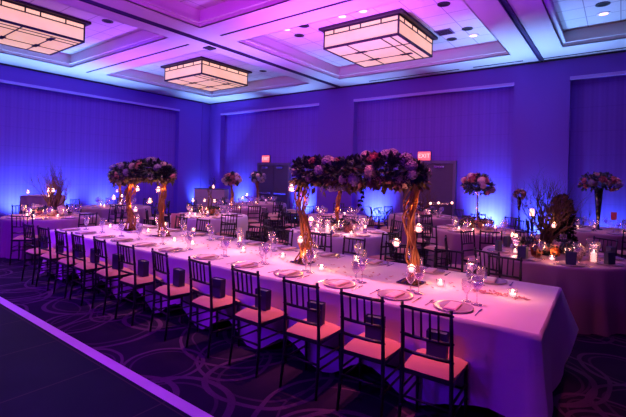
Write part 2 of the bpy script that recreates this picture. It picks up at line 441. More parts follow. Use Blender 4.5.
def sign(x, z, lab):
    s = thing('exit_sign', lab, 'exit sign', (x, YP, z), 0, 'lit exit signs')
    MB().box(-.22, .22, -.07, 0, -.15, .15).build('housing', M['frame'], s)
    MB().box(-.205, .205, -.075, -.07, -.135, .135).build('sign_face', M['exit'], s)
    me = text_mesh('EXIT', .19, .002); me.materials.append(M['exit_txt'])
    o = bpy.data.objects.new('lettering', me); C.objects.link(o); o.parent = s; o.location = (0, -.078, 0); o.rotation_euler = (PI / 2, 0, 0)
sign(-12.0, 2.44, 'red lit EXIT sign over the double doors nearer the room corner')
sign(-5.08, 2.50, 'red lit EXIT sign over the double doors behind the flower garland')
for (px, py), lb in (((287, 172), 'small white strobe box on the fabric wall near the corner-side exit doors'), ((184, 187), 'small white strobe box on the pier of the side wall')):
    if px > 200: x, z = aty(px, py, YP - .03); tag(MB().box(x - .06, x + .06, YP - .05, YP - .001, z - .06, z + .06).build('wall_strobe', M['white']), lb, 'fire strobe')

# ------------------------------------------------------------------ chiavari chair
def make_chair():
    t = thing('spindle_back_chair', '', 'chair')
    for s in (-1, 1):
        l = MB(); l.tube([(s * .178, -.195, 0), (s * .172, -.165, .25), (s * .168, -.16, .45), (s * .166, -.175, .7), (s * .166, -.20, .895)], [.011, .0145, .0155, .0145, .012], 8)
        for z, y in ((.2, -.17), (.56, -.165), (.68, -.173), (.86, -.195)): l.lathe([(.012, -.007), (.019, 0), (.012, .007)], 8, (s * .168, y, z))
        l.build('leg', M['chair'], t, True)
        l = MB(); l.tube([(s * .180, .185, 0), (s * .178, .175, .25), (s * .176, .17, .44)], [.011, .0145, .016], 8)
        for z in (.2, .4): l.lathe([(.012, -.007), (.02, 0), (.012, .007)], 8, (s * .178, .176, z))
        l.build('leg', M['chair'], t, True)
    MB().box(-.185, .185, -.17, .19, .415, .445).build('seat_frame', M['chair'], t)
    cu_ = MB(); n = 9; top = []; 
    vs = []
    for i in range(n):
        for j in range(n):
            a, b_ = i / (n - 1) * 2 - 1, j / (n - 1) * 2 - 1
            h = .448 + .042 * ((1 - abs(a) ** 5) * (1 - abs(b_) ** 5)) ** .5
            taper = 1 + .06 * b_
            vs.append((a * .182 * taper * (1 - .04 * b_ * b_), .012 + b_ * .182 * (1 - .03 * a * a), h))
    fs = [(i * n + j, (i + 1) * n + j, (i + 1) * n + j + 1, i * n + j + 1) for i in range(n - 1) for j in range(n - 1)]
    cu_.add(vs, fs); cu_.build('cushion', M['cushion'], t, True)
    for z, y, nm in ((.865, -.197, 'back_rail'), (.675, -.172, 'back_rail'), (.565, -.164, 'back_rail')):
        MB().tube([(-.166, y, z), (-.08, y - .012, z), (.08, y - .012, z), (.166, y, z)], .0125, 8).build(nm, M['chair'], t, True)
    for x in (-.087, -.03, .03, .087):
        MB().tube([(x, -.184, .675), (x, -.208, .865)], .0085, 6).build('spindle', M['chair'], t, True)
    for (a, b_) in (((-.178, -.17, .22), (-.179, .176, .22)), ((.178, -.17, .22), (.179, .176, .22)), ((-.176, -.168, .30), (-.178, .174, .30)), ((.176, -.168, .30), (.178, .174, .30)), ((-.178, .178, .26), (.178, .178, .26)), ((-.174, -.17, .26), (.174, -.17, .26))):
        MB().tube([a, b_], .009, 6).build('stretcher', M['chair'], t, True)
    return t
chair0 = make_chair(); chair_used = [False]; chair_pos = []; chair_rot = []
def place_chair(x, y, rz, label, group):
    """x, y: centre of the seat; the chair faces its own +Y"""
    if not chair_used[0]:
        chair_used[0] = True; o = chair0; KIDS[o.name] = None; del KIDS[o.name]
        o.location = (x, y, 0); o.rotation_euler = (0, 0, rz); o['label'] = label; o['group'] = group
    else: o = dup(chair0, (x, y, 0), rz, label, group)
    o.scale = (1, 1, 1.035); chair_pos.append((x, y)); chair_rot.append(rz); return o

# ------------------------------------------------------------------ tableware prototypes
PRO = {}
def proto_place(key, maker):
    """first use moves the source itself, later ones copy it"""
    def put(loc, rz, label, group, s=1):
        if key not in PRO:
            o = maker(); PRO[key] = o; o.location = loc; o.rotation_euler = (0, 0, rz); o.scale = (s,) * 3; o['label'] = label; o['group'] = group
            return o
        return dup(PRO[key], loc, rz, label, group, s)
    return put
def mk_plate():
    t = thing('charger_plate', '', 'plate')
    MB().lathe([(.001, .004), (.09, .004), (.105, .008), (.148, .014), (.155, .013), (.15, .006), (.10, 0), (.001, 0)], 28).build('charger', M['plate'], t, True)
    return t
def mk_napkin():
    t = thing('folded_napkin', '', 'napkin')
    MB().box(-.045, .045, -.11, .10, 0, .012).build('cloth_fold', M['napkin'], t)
    MB().box(-.035, .035, -.09, .09, .013, .015).build('menu_card', M['menu'], t)
    return t
def mk_cutlery(kind):
    def f():
        m = MB(); m.box(-.004, .004, -.10, .03, 0, .003)
        if kind == 'fork':
            m.box(-.011, .011, .03, .045, 0, .003)
            for x in (-.010, -.003, .004): m.box(x, x + .005, .045, .09, 0, .003)
        else: m.add([(-.009, .03, 0), (.009, .03, 0), (.009, .09, 0), (-.002, .105, 0), (-.009, .03, .003), (.009, .03, .003), (.009, .09, .003), (-.002, .105, .003)], [(4, 5, 6, 7), (0, 3, 2, 1), (0, 1, 5, 4), (1, 2, 6, 5), (2, 3, 7, 6), (3, 0, 4, 7)])
        return tag(m.build(kind, M['steel']), None, kind)
    return f
def mk_wine():
    t = thing('wine_glass', '', 'glass')
    MB().lathe([(.001, 0), (.036, .001), (.034, .004), (.006, .008), (.004, .02), (.004, .085), (.012, .095), (.034, .125), (.040, .15), (.037, .18), (.032, .20)], 16).build('bowl_and_stem', M['glass'], t, True)
    MB().lathe([(.001, .10), (.012, .1005), (.032, .127), (.037, .145), (.001, .1455)], 14).build('water_fill', M['water'], t, True)
    return t
def mk_goblet():
    t = thing('water_goblet', '', 'glass')
    MB().lathe([(.001, 0), (.034, .001), (.032, .004), (.006, .01), (.005, .05), (.014, .058), (.034, .085), (.037, .12), (.035, .15)], 16).build('bowl_and_stem', M['glass'], t, True)
    return t
def mk_votive():
    t = thing('votive_candle', '', 'candle')
    MB().lathe([(.001, .002), (.03, .002), (.038, .03), (.040, .06), (.037, .06), (.034, .03), (.028, .006), (.001, .006)], 16).build('glass_cup', M['glass'], t, True)
    MB().lathe([(.001, .006), (.027, .006), (.031, .032), (.001, .034)], 12).build('wax', M['led'], t, True)
    MB().lathe([(.001, .034), (.008, .044), (.005, .058), (.001, .068)], 8).build('flame', M['flame'], t, True)
    return t
def mk_floater():
    t = thing('floating_candle_glass', '', 'candle')
    MB().lathe([(.001, .003), (.035, .003), (.038, .02), (.038, .14), (.035, .14), (.034, .006), (.001, .006)], 16).build('glass_cylinder', M['glass'], t, True)
    MB().lathe([(.001, .006), (.033, .006), (.033, .085), (.001, .085)], 14).build('water_fill', M['water'], t, True)
    MB().lathe([(.001, .086), (.024, .086), (.028, .10), (.001, .106)], 12).build('wax', M['led'], t, True)
    MB().lathe([(.001, .106), (.009, .116), (.005, .13), (.001, .142)], 8).build('flame', M['flame'], t, True)
    return t
def mk_bag():
    t = thing('gift_bag', '', 'gift bag')
    b_ = MB(); b_.add([(-.055, -.03, 0), (.055, -.03, 0), (.055, .03, 0), (-.055, .03, 0), (-.06, -.028, .15), (.06, -.028, .15), (.06, .028, .15), (-.06, .028, .15)], [(0, 3, 2, 1), (0, 1, 5, 4), (1, 2, 6, 5), (2, 3, 7, 6), (3, 0, 4, 7)])
    b_.build('paper_bag', M['bag'], t)
    MB().box(-.052, .052, -.022, .022, .13, .145).build('tissue', M['bag'], t)
    return t
def mk_pillar():
    t = thing('pillar_candle_glass', '', 'candle')
    MB().lathe([(.001, .003), (.045, .003), (.048, .02), (.048, .22), (.045, .22), (.045, .01), (.001, .008)], 16).build('glass_cylinder', M['glass'], t, True)
    MB().lathe([(.001, .008), (.033, .008), (.034, .12), (.001, .122)], 12).build('wax', M['led'], t, True)
    MB().lathe([(.001, .122), (.009, .134), (.005, .15), (.001, .162)], 8).build('flame', M['flame'], t, True)
    return t
put_plate = proto_place('plate', mk_plate); put_napkin = proto_place('napkin', mk_napkin)
put_fork = proto_place('fork', mk_cutlery('fork')); put_knife = proto_place('knife', mk_cutlery('knife'))
put_wine = proto_place('wine', mk_wine); put_goblet = proto_place('goblet', mk_goblet)
put_votive = proto_place('votive', mk_votive); put_floater = proto_place('floater', mk_floater)
put_bag = proto_place('bag', mk_bag); put_pillar = proto_place('pillar', mk_pillar)

lamp_pts = []
def candle_lamp(x, y, z, e=1.0):
    lamp_pts.append((x, y, z, e))

# ------------------------------------------------------------------ long head table
TH = .76
A = math.radians(1.5)
HT = Matrix.Translation((-.42, 3.10, 0)) @ Matrix.Rotation(A, 4, 'Z')     # local: x from -LT to 0, y from 0 to WT
LT, WT = 7.2, 1.52
def hp(x, y, z=0): p = HT @ Vector((x, y, z)); return (p.x, p.y, p.z)
for i in range(3):
    T = thing('banquet_table', 'folding banquet table under the long ivory cloth, %s' % ('section at the corner end', 'middle section', 'section at the far end')[i], 'table', hp(-LT / 3 * (i + .5), WT / 2), A, 'folding tables under the long cloth')
    MB().box(-LT / 6 + .01, LT / 6 - .01, -WT / 2 + .02, WT / 2 - .02, TH - .035, TH - .005).build('tabletop', M['black'], T)
    for sx in (-1, 1):
        for sy in (-1, 1): MB().tube([(sx * (LT / 6 - .25), sy * (WT / 2 - .15), 0), (sx * (LT / 6 - .25), sy * (WT / 2 - .15), TH - .03)], .016, 8).build('leg', M['steel'], T)
# cloth: top sheet plus a skirt that flares into folds and hangs in scallops
def long_cloth():
    m = MB(); r = []
    nx, ny = 72, 14
    per = []
    for i in range(nx): per.append((-LT + LT * i / nx, 0, (0, -1)))
    for j in range(ny): per.append((0, WT * j / ny, (1, 0)))
    for i in range(nx): per.append((-LT * i / nx, WT, (0, 1)))
    for j in range(ny): per.append((-LT, WT - WT * j / ny, (-1, 0)))
    N = len(per); rings = []
    depth = [0, .012, .05, .12, .2, .3, .4, .5, .6, .7, .76]
    for k_, d in enumerate(depth):
        ring = []
        for i, (x, y, nm) in enumerate(per):
            # outward direction (diagonal at corners)
            cxn = min(abs(x), abs(x + LT)); cyn = min(abs(y), abs(y - WT))
            dc = cxn if nm[1] else cyn   # distance from the nearest corner along this edge
            nx_, ny_ = nm
            sx = 1 if x > -LT / 2 else -1; sy = 1 if y > WT / 2 else -1
            cw = math.exp(-dc / .16)
            ox = nx_ + (sx * cw if nm[1] else 0) ; oy = ny_ + (0 if nm[1] else sy * cw)
            # hem: how much of the drop this column reaches
            s = x if nm[1] else y + 50
            scal = .5 + .5 * math.cos(2 * PI * (s + .42) / .84)
            drop = .745 - .20 * scal * (1 - cw) * (1 if nm[1] else .35)
            if nm == (1, 0) and y > WT / 2: drop = .745 - .33 * cw
            if nm == (0, 1) and x > -.4: drop = .745 - .33 * cw
            if nm == (0, -1) and x > -.7: drop = .60 + .14 * cw + .05 * math.sin(x * 7)
            q = min(d / .76, 1) * drop
            fold = math.sin(s * 9.0) * .012 + math.sin(s * 21 + 1.3) * .006 + noise.noise(Vector((s * 3, 0, 1.7))) * .03
            flare = (q / .76) ** 1.1 * (.016 + fold) + .012 * min(1, k_ )
            flare += cw * .10 * (q / .76) ** 1.2
            if sx > 0 and sy > 0: flare += cw * .16 * (q / .76)
            wr = noise.noise(Vector((s * 6, q * 5, 3))) * .006
            ring.append((x + ox * (flare + wr), y + oy * (flare + wr), TH - q))
        rings.append(ring)
    vs = [p for r_ in rings for p in r_]
    fs = [(a * N + i, a * N + (i + 1) % N, (a + 1) * N + (i + 1) % N, (a + 1) * N + i) for a in range(len(depth) - 1) for i in range(N)]
    fs = [f[::-1] for f in fs]
    # top grid
    b0 = len(vs)
    gx, gy = nx, ny
    for i in range(gx + 1):
        for j in range(gy + 1):
            x, y = -LT + LT * i / gx, WT * j / gy
            edge = 0 < i < gx and 0 < j < gy
            vs.append((x, y, TH + (noise.noise(Vector((x * 2.3, y * 2.3, 5))) * .0015 if edge else 0)))
    fs += [(b0 + i * (gy + 1) + j, b0 + (i + 1) * (gy + 1) + j, b0 + (i + 1) * (gy + 1) + j + 1, b0 + i * (gy + 1) + j + 1) for i in range(gx) for j in range(gy)]
    m.add(vs, fs); return m
c_ = long_cloth().build('tablecloth', M['cloth'], None, True); c_.matrix_world = HT
tag(c_, 'long ivory tablecloth over the head table with scalloped hem', 'tablecloth')

ORD = ['first', 'second', 'third', 'fourth', 'fifth', 'sixth', 'seventh', 'eighth', 'ninth', 'tenth', 'eleventh', 'twelfth']
near_x = [-1.04, -1.53, -2.09, -2.70, -3.32, -3.96, -4.65, -5.22, -5.80, -6.28, -6.85, -7.38]
for i, x in enumerate(near_x):
    lx = x + .42; o = ORD[i]
    p = hp(lx, -.225)
    rz = A + rnd.uniform(-.05, .05) - (.20 if i == 5 else .12 if i in (4, 7) else 0)
    place_chair(p[0], p[1], rz, 'black spindle-back chair on the aisle side of the long table, %s from its bare corner' % o, 'chairs on the aisle side of the long table')
    b_ = hp(lx + .01, -.19)
    put_bag((b_[0], b_[1], .508), A + rnd.uniform(-.2, .2), 'dark blue gift bag on the %s aisle-side chair seat from the bare corner end' % o, 'gift bags on the aisle-side chair seats', 1.22)
def setting(pt, rz, where, grp, full=True, bag=False):
    """pt(dx, dy): world point at dx to the guest's right and dy inward from the plate centre"""
    x, y = pt(0, 0); put_plate((x, y, TH + .002), rz, 'mauve charger plate ' + where, 'charger plates ' + grp)
    if bag:
        put_bag((x, y, TH + .008), rz + rnd.uniform(-.3, .3), 'dark gift bag on the plate ' + where, 'gift bags ' + grp)
    elif full:
        put_napkin((x, y, TH + .009), rz + rnd.uniform(-.08, .08), 'folded napkin with menu card ' + where, 'napkins ' + grp)
    if full:
        x, y = pt(-.19, 0); put_fork((x, y, TH + .003), rz, 'steel fork beside the plate ' + where, 'forks ' + grp)
        x, y = pt(.19, 0); put_knife((x, y, TH + .003), rz, 'steel knife beside the plate ' + where, 'knives ' + grp)
    x, y = pt(.13, .20); put_wine((x, y, TH + .003), 0, 'stemmed wine glass ' + where, 'wine glasses ' + grp, 1.22)
    x, y = pt(.04, .24); put_goblet((x, y, TH + .003), 0, 'short water goblet ' + where, 'goblets ' + grp, 1.2)
for i, x in enumerate(near_x):
    lx = x + .42
    f = lambda a, b_, lx=lx: hp(lx + a, .20 + b_)[:2]
    setting(f, A, 'before the %s aisle-side chair from the bare corner' % ORD[i], 'along the aisle side of the long table')
far_x = [-1.0, -1.62, -2.28, -2.95, -3.6, -4.22, -4.85, -5.5, -6.15, -6.8]
for i, x in enumerate(far_x):
    lx = x + .42; o = ORD[i]
    p = hp(lx, WT + .27)
    place_chair(p[0], p[1], A + PI + rnd.uniform(-.06, .06), 'black spindle-back chair on the wall side of the long table, %s from its bare corner' % o, 'chairs on the wall side of the long table')
    f = lambda a, b_, lx=lx: hp(lx - a, WT - .20 - b_)[:2]
    setting(f, A + PI, 'before the %s wall-side chair from the bare corner' % o, 'along the wall side of the long table')
# candles down the middle
vot = [(-.74, 3.93, 0, 'closest to the bare corner of the long table'), (-1.24, 4.42, 1, 'by the wall-side plates near the bare corner'), (-1.35, 3.85, 0, 'beside the garland column nearer the bare corner'),
       (-2.32, 3.93, 1, 'midway between the two near garland columns'), (-2.55, 3.6, 0, 'aisle side of the middle candles, between the near garland columns'), (-3.27, 3.8, 0, 'just past the second garland column from the bare corner'),
       (-3.33, 4.4, 0, 'by the wall-side glasses past the second garland column'), (-3.9, 3.75, 0, 'in the middle stretch, nearer the bare corner'), (-4.18, 3.95, 1, 'in the middle stretch among the wall-side plates'),
       (-4.75, 3.6, 0, 'in the middle stretch between the two garlands'), (-5.17, 3.6, 0, 'before the third garland column, aisle side'), (-5.4, 4.1, 1, 'before the third garland column, wall side'), (-6.25, 3.85, 0, 'between the two far garland columns'), (-6.3, 4.2, 1, 'between the two far garland columns, wall side'), (-7.2, 3.7, 0, 'near the end farthest from the bare corner'), (-7.1, 4.15, 1, 'by the far end on the wall side')]
for x, y, tl, wh in vot:
    if tl: put_floater((x, y, TH + .003), 0, 'lit floating candle in a glass cylinder, ' + wh, 'floating candles on the long table'); candle_lamp(x, y, TH + .2, 1.2)
    else: put_votive((x, y, TH + .003), 0, 'lit votive candle, ' + wh, 'votive candles on the long table'); candle_lamp(x, y, TH + .13, 1.0)

# ------------------------------------------------------------------ flowers
def rose_mesh(mat_, nm, s=.05):
    m = MB(); r = random.Random(hash(nm) % 99 if False else len(nm))
    for ring, (n, rad, h, tilt) in enumerate(((3, .25, .62, .05), (5, .5, .5, .35), (6, .78, .25, .75), (7, 1.0, -.02, 1.15))):
        for k_ in range(n):
            a = 2 * PI * k_ / n + ring * .5
            c, s_ = math.cos(a), math.sin(a); w_ = .42 + .16 * ring
            base = Vector((c * rad * .35, s_ * rad * .35, -.35)) * s; mid = Vector((c * rad * .95, s_ * rad * .95, h * .5)) * s; tip = Vector((c * (rad * .8 + tilt * .3), s_ * (rad * .8 + tilt * .3), h + .25)) * s
            sd = Vector((-s_, c, 0)) * w_ * s
            m.add([base, mid - sd, mid + sd, tip - sd * .6, tip + sd * .6, mid + Vector((c, s_, 0)) * s * .12], [(0, 5, 1), (0, 2, 5), (1, 5, 3), (5, 2, 4), (5, 4, 3)])
    m.ball((0, 0, 0), s * .55, 8)
    o = m.build(nm, mat_, None, True); return o
def hyd_mesh(mat_, nm, s=.075):
    m = MB(); r = random.Random(3)
    m.ball((0, 0, 0), s * .85, 8)
    for k_ in range(70):
        z = 1 - 2 * (k_ + .5) / 70; a = k_ * 2.4; q = math.sqrt(1 - z * z)
        n = Vector((q * math.cos(a), q * math.sin(a), z)); p = n * s * .95
        u_ = n.orthogonal().normalized(); w_ = n.cross(u_); t_ = s * .24
        ph = r.random() * 3
        vs = [p + n * .001] 
        for j in range(4):
            an = ph + j * PI / 2; vs.append(p + (u_ * math.cos(an) + w_ * math.sin(an)) * t_ + n * s * .12)
        m.add(vs, [(0, 1, 2), (0, 2, 3), (0, 3, 4), (0, 4, 1)])
    return m.build(nm, mat_, None, False)
FL = {}
hold = []
for nm, f, k_ in (('rose', rose_mesh, 'rose'), ('cream_rose', rose_mesh, 'ivory'), ('orange_rose', rose_mesh, 'orange'), ('hydrangea', hyd_mesh, 'hyd'), ('cream_hydrangea', hyd_mesh, 'ivory')):
    o = f(M[k_], nm); FL[nm] = o; hold.append(o)
def bloom(nm, parent, p, d, s):
    o = bpy.data.objects.new(nm, FL[nm].data); C.objects.link(o); o.parent = parent; o.location = p
    o.rotation_euler = Vector(d).to_track_quat('Z', 'Y').to_euler(); o.scale = (s, s, s); return o
def foliage(parent, ctr_fn, n, l0, l1, m, seed, name='foliage', down=.0):
    """ctr_fn(r) -> (point, outward)"""
    r = random.Random(seed); mb = MB()
    for i in range(n):
        p, d = ctr_fn(r); d = Vector(d) + Vector((r.uniform(-.7, .7), r.uniform(-.7, .7), r.uniform(-.7, .6) - down))
        l = r.uniform(l0, l1); mb.leaf(Vector(p), d, l, l * r.uniform(.22, .34), Vector((r.uniform(-1, 1), r.uniform(-1, 1), 1)))
    return mb.build(name, m, parent)

def branches(mb, p, d, l, r, depth, rr, spread=.55, curl=.25, upb=.15, tips=None):
    pts = [p.copy()]; rs = [r]; n = 5
    q = p.copy(); dd = d.normalized()
    for i in range(n):
        dd = (dd + Vector((rr.uniform(-curl, curl), rr.uniform(-curl, curl), rr.uniform(-curl, curl) + upb * .5))).normalized()
        q = q + dd * l / n; pts.append(q.copy()); rs.append(r * (1 - .42 * (i + 1) / n))
    mb.tube(pts, rs, 5 if depth > 1 else 4)
    if tips is not None: tips.append(pts[-1])
    if depth > 0:
        for k_ in range(rr.choice((2, 3)) if depth > 1 else 3):
            i = rr.randint(2, n); s = Vector((rr.uniform(-1, 1), rr.uniform(-1, 1), rr.uniform(-.2, .6))) * spread
            branches(mb, pts[i], (dd + s), l * rr.uniform(.6, .85), rs[i] * .7, depth - 1, rr, spread, curl, upb, tips)

def hang_candle(x, y, z, top, label, group):
    t = thing('hanging_candle_globe', label, 'hanging candle', (x, y, z), 0, group)
    MB().ball((0, 0, 0), .042, 12).build('glass_globe', M['glass'], t, True)
    MB().lathe([(.001, -.03), (.024, -.028), (.027, .006), (.001, .01)], 10).build('tealight', M['led'], t, True)
    MB().tube([(0, 0, .04), (top[0] - x, top[1] - y, top[2] - z)], .0015, 4).build('wire', M['black'], t)
    candle_lamp(x, y, z + .05, .8)

# column of twisted gilded vines
def vine_column(parent, x, y, z0, z1, r, seed, m=None, lean=0):
    rr = random.Random(seed); mb = MB()
    for k_ in range(15):
        a0 = 2 * PI * k_ / 15; tw = rr.choice((-1, 1, 1)) * rr.uniform(2.0, 6.5); rad = r * rr.uniform(.3, 1.05); pts = []
        n = 20; ph = rr.uniform(0, 6); ph2 = rr.uniform(0, 6)
        for i in range(n + 1):
            f = i / n; bul = .85 + .28 * math.sin(f * 11 + seed) + (.45 * max(0, 1 - f * 8)) + .35 * max(0, f - .85) * 4
            a = a0 + tw * f + .5 * math.sin(f * 13 + ph); rd = rad * bul * (1 + .35 * math.sin(f * 17 + ph2))
            pts.append((x + .022 * math.sin(f * 7 + seed) + rd * math.cos(a), y + .02 * math.cos(f * 6 + seed) + rd * math.sin(a), z0 + (z1 - z0) * f))
        w_ = rr.uniform(.006, .013); mb.tube(pts, [w_ * (1.15 - .3 * i / n) for i in range(n + 1)], 5)
    return mb.build('vine_column', m or M['gold'], parent, True)

def garland(label, x0, x1, posts, y, zc, seed, hangs, grp, kind=0):
    """long flower canopy on two vine columns standing on the long table"""
    cx_ = (x0 + x1) / 2; t = thing('flower_garland_stand', label, 'floral centrepiece', (cx_, y, TH + .003), 0, 'garland stands on the long table')
    L = (x1 - x0) / 2; zr = zc - TH - .003
    for i, px in enumerate(posts):
        MB().box(px - cx_ - .11, px - cx_ + .11, -.10, .10, 0, .012).build('base_plate', M['blackgl'], t)
        vine_column(t, px - cx_, 0, .012, zr, .066, seed + i)
    MB().tube([(-L * .8, 0, zr), (0, 0, zr + .04), (L * .8, 0, zr)], .02, 8).build('crossbar', M['bark_dark'], t)
    rr = random.Random(seed)
    def shape(r, hollow=.55):
        u_ = r.uniform(-1, 1); e_ = (1 - abs(u_) ** 4) ** .5
        a = r.uniform(0, 2 * PI); q = r.uniform(hollow, 1)
        zo = .03 * math.sin(u_ * 4 + seed) + (-.10 * max(0, -u_ - .6) * 4 if kind else 0)
        return Vector((u_ * L, math.cos(a) * .20 * e_ * q, zr + .02 + zo + math.sin(a) * (.15 if math.sin(a) > 0 else .14) * e_ * q)), Vector((u_ * .35, math.cos(a), math.sin(a)))
    foliage(t, lambda r: shape(r, .45), 3400, .035, .085, M['leaf'], seed, 'foliage')
    def low(r):
        p, d = shape(r, .8); p.z = min(p.z, zr - .05) - r.uniform(0, .06); return p, Vector((d.x, d.y * .6, -.8))
    foliage(t, low, 330, .05, .11, M['leaf2'], seed + 1, 'trailing_leaves')
    n = 0
    kinds = ['rose', 'hydrangea', 'hydrangea', 'cream_hydrangea', 'rose', 'hydrangea', 'cream_rose']
    for i in range(44):
        p, d = shape(rr, .95)
        k_ = kinds[rr.randint(0, len(kinds) - 1)] if p.z < zr + .09 else rr.choice(('rose', 'cream_rose', 'hydrangea', 'cream_hydrangea'))
        bloom(k_, t, p, d, rr.uniform(.75, 1.15) * (.8 if 'hyd' in k_ else 1.0))
    # one or two trailing vine strands
    vm = MB()
    strands = ((L * .18, .26),) if not kind else ((-L * .5, .12),)
    for sx, ln in strands + ((-L * .86, .16),):
        pts = [Vector((sx + .02 * math.sin(i), -.05, zr - .1 - ln * i / 6)) for i in range(7)]
        vm.tube(pts, .003, 4)
        for p in pts:
            for q in range(3): vm.leaf(p, Vector((rr.uniform(-1, 1), rr.uniform(-1, 1), -.5)), .045, .015, Vector((0, 1, .3)))
    vm.build('trailing_vine', M['leaf3'], t)
    for (hx, hy, hz, pn, wh) in hangs:
        px = posts[pn]; hang_candle(hx, hy, hz, (px + (hx - px) * .4, y + (hy - y) * .3, hz + .16), 'glass candle globe hanging ' + wh, grp)
    return t
garland('flower garland on two gilded vine columns, nearer the bare corner of the long table', -3.09, -1.50, (-2.95, -1.61), 3.78, 1.81, 31,
        [(-1.72, 3.66, 1.15, 1, 'on the aisle side of the column nearest the bare corner, upper'), (-1.50, 3.66, 1.31, 1, 'high on the wall side of the column nearest the bare corner'),
         (-1.55, 3.64, .93, 1, 'low on the column nearest the bare corner'), (-3.06, 3.68, 1.62, 0, 'just under the flowers of the second column from the bare corner'), (-2.88, 3.64, 1.05, 0, 'low on the second column from the bare corner')], 'candle globes on the nearer garland stand')
garland('flower garland on two gilded vine columns, toward the far end of the long table', -7.30, -5.58, (-6.73, -5.79), 3.8, 1.76, 57,
        [(-6.28, 3.66, 1.49, 0, 'high between the two farthest columns'), (-5.92, 3.66, 1.31, 1, 'at mid height on the third column from the bare corner'), (-5.70, 3.66, 1.5, 1, 'high on the third column from the bare corner'),
         (-6.33, 3.66, 1.15, 0, 'low between the two farthest columns'), (-7.1, 3.7, 1.30, 0, 'beyond the column farthest from the bare corner')], 'candle globes on the farther garland stand', 1)
# petals scattered on the runner
pm = MB(); rr = random.Random(8)
for i in range(260):
    if i < 70: lx, ly = rr.uniform(-.62, -.18), .84 + rr.gauss(0, .03)
    else: lx, ly = rr.uniform(-LT + .3, -.7), .78 + rr.gauss(0, .10)
    p = Vector(hp(lx, ly, TH + .006)); a = rr.uniform(0, 6.3); pm.leaf(p, Vector((math.cos(a), math.sin(a), .25)), .035, .014, Vector((0, 0, 1)))
tag(pm.build('rose_petals', M['rose']), 'rose petals scattered down the middle of the long table', 'petals', None, 'stuff')

# ------------------------------------------------------------------ round tables
def round_cloth(R, h, seed, folds=22, m=None):
    mb = MB(); n = 132; vs = []; rr = random.Random(seed)
    ph = rr.uniform(0, 6)
    prof = [(0.001, h), (R * .5, h), (R * .97, h), (R, h - .004), (R + .012, h - .03), (R + .02, h - .12), (R + .03, h - .28), (R + .045, h - .5), (R + .06, .012)]
    for k_, (r, z) in enumerate(prof):
        f = max(0, (h - z) / h)
        for j in range(n):
            a = 2 * PI * j / n
            w_ = (math.sin(a * folds + ph) * .6 + math.sin(a * (folds * 1.7 // 1) + 2 * ph) * .3 + noise.noise(Vector((math.cos(a) * 3, math.sin(a) * 3, seed))) * 1.0) * .05 * f ** .9
            vs.append(((r + w_) * math.cos(a), (r + w_) * math.sin(a), z))
    fs = [(i * n + j, (i + 1) * n + j, (i + 1) * n + (j + 1) % n, i * n + (j + 1) % n) for i in range(len(prof) - 1) for j in range(n)]
    mb.add(vs, fs); return mb
rt0 = None; n_table = 0
def dirname(a):
    """side of a table as the photograph shows it"""
    k_ = int(round((a - YAW) / (PI / 4))) % 8
    return ('right side', 'right rear', 'rear', 'left rear', 'left side', 'left front', 'front', 'right front')[k_]
tables = []
def round_table(x, y, name, R=.9, n=8, off=22.5, chairs=True, mcl='cloth2', full=False, bag=False, skip=()):
    global rt0, n_table
    loc = (x, y, 0)
    if rt0 is None:
        T = thing('round_table', 'round folding table under the cloth of the ' + name, 'table', loc, 0, 'round tables under cloths'); rt0 = T
        MB().lathe([(.001, TH - .035), (.88, TH - .035), (.88, TH - .006), (.001, TH - .006)], 40).build('tabletop', M['black'], T)
        for k_ in range(4):
            a = k_ * PI / 2 + PI / 4; MB().tube([(math.cos(a) * .5, math.sin(a) * .5, 0), (math.cos(a) * .5, math.sin(a) * .5, TH - .03)], .016, 8).build('leg', M['steel'], T)
    else: dup(rt0, loc, 0, 'round folding table under the cloth of the ' + name, None, R / .9).scale = (R / .9, R / .9, 1)
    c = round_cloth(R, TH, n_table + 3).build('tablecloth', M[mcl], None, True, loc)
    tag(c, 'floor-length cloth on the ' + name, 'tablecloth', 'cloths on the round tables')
    tables.append((x, y, R, name)); n_table += 1
    for k_ in range(n):
        a = math.radians(off) + 2 * PI * k_ / n
        wh = 'at the %s of the %s' % (dirname(a), name)
        ca, sa = math.cos(a), math.sin(a)
        if chairs:
            px, py = x + (R + .33) * ca, y + (R + .33) * sa
            ok = all((px - q[0]) ** 2 + (py - q[1]) ** 2 > .50 ** 2 for q in chair_pos) and not (py < 4.62 + .42 and -7.9 < px < -.1) and k_ not in skip
            ok = ok and all(math.hypot(px - q[0], py - q[1]) > q[2] + .26 for q in tables[:-1]) and py < YB - .1
            ok = ok and all(math.hypot(px - q[0], py - q[1]) > .9 + .20 for q in TPOS if (q[0], q[1]) != (x, y))
            ok = ok and math.hypot(px + 12.3, py - 4.5) > .75 and math.hypot(px + .75, py - 8.1) > .5 and px > XL + .7
            if ok: place_chair(px, py, a + PI / 2 + rnd.uniform(-.08, .08), 'black spindle-back chair ' + wh, 'chairs around the ' + name)
        rp = R - .20
        def f(dx, dy, ca=ca, sa=sa, rp=rp): r_ = rp - dy; return (x + r_ * ca - dx * sa * -1 * -1, y + r_ * sa + dx * ca)
        setting(f, a + PI / 2, wh, 'on the ' + name, full and sa < .5, bag and (k_ % 8 != 1))
TP = dict(B=(-.75, 6.62), F=(-4.2, 6.45), D=(-2.3, 8.75), G=(-7.95, 6.5), I=(-9.9, 3.8), J=(-11.55, 6.1), H1=(-9.35, 8.65), H2=(-10.35, 10.75), E=(-4.35, 10.9), C=(-.35, 10.9), K=(-5.75, 8.75))
TPOS = list(TP.values())
NAME = dict(B='red branch table', F='candle-filled table', D='bright-uplight flower table', G='red twig table', I='bare tree table', J='side-wall pale flower table', H1='dark-recess flower table',
            H2='corner-exit flower table', E='middle exit-door table', C='black vase table', K='half-hidden rear table')
SKIP = dict(I=(4, 5), B=(6, 7, 0))
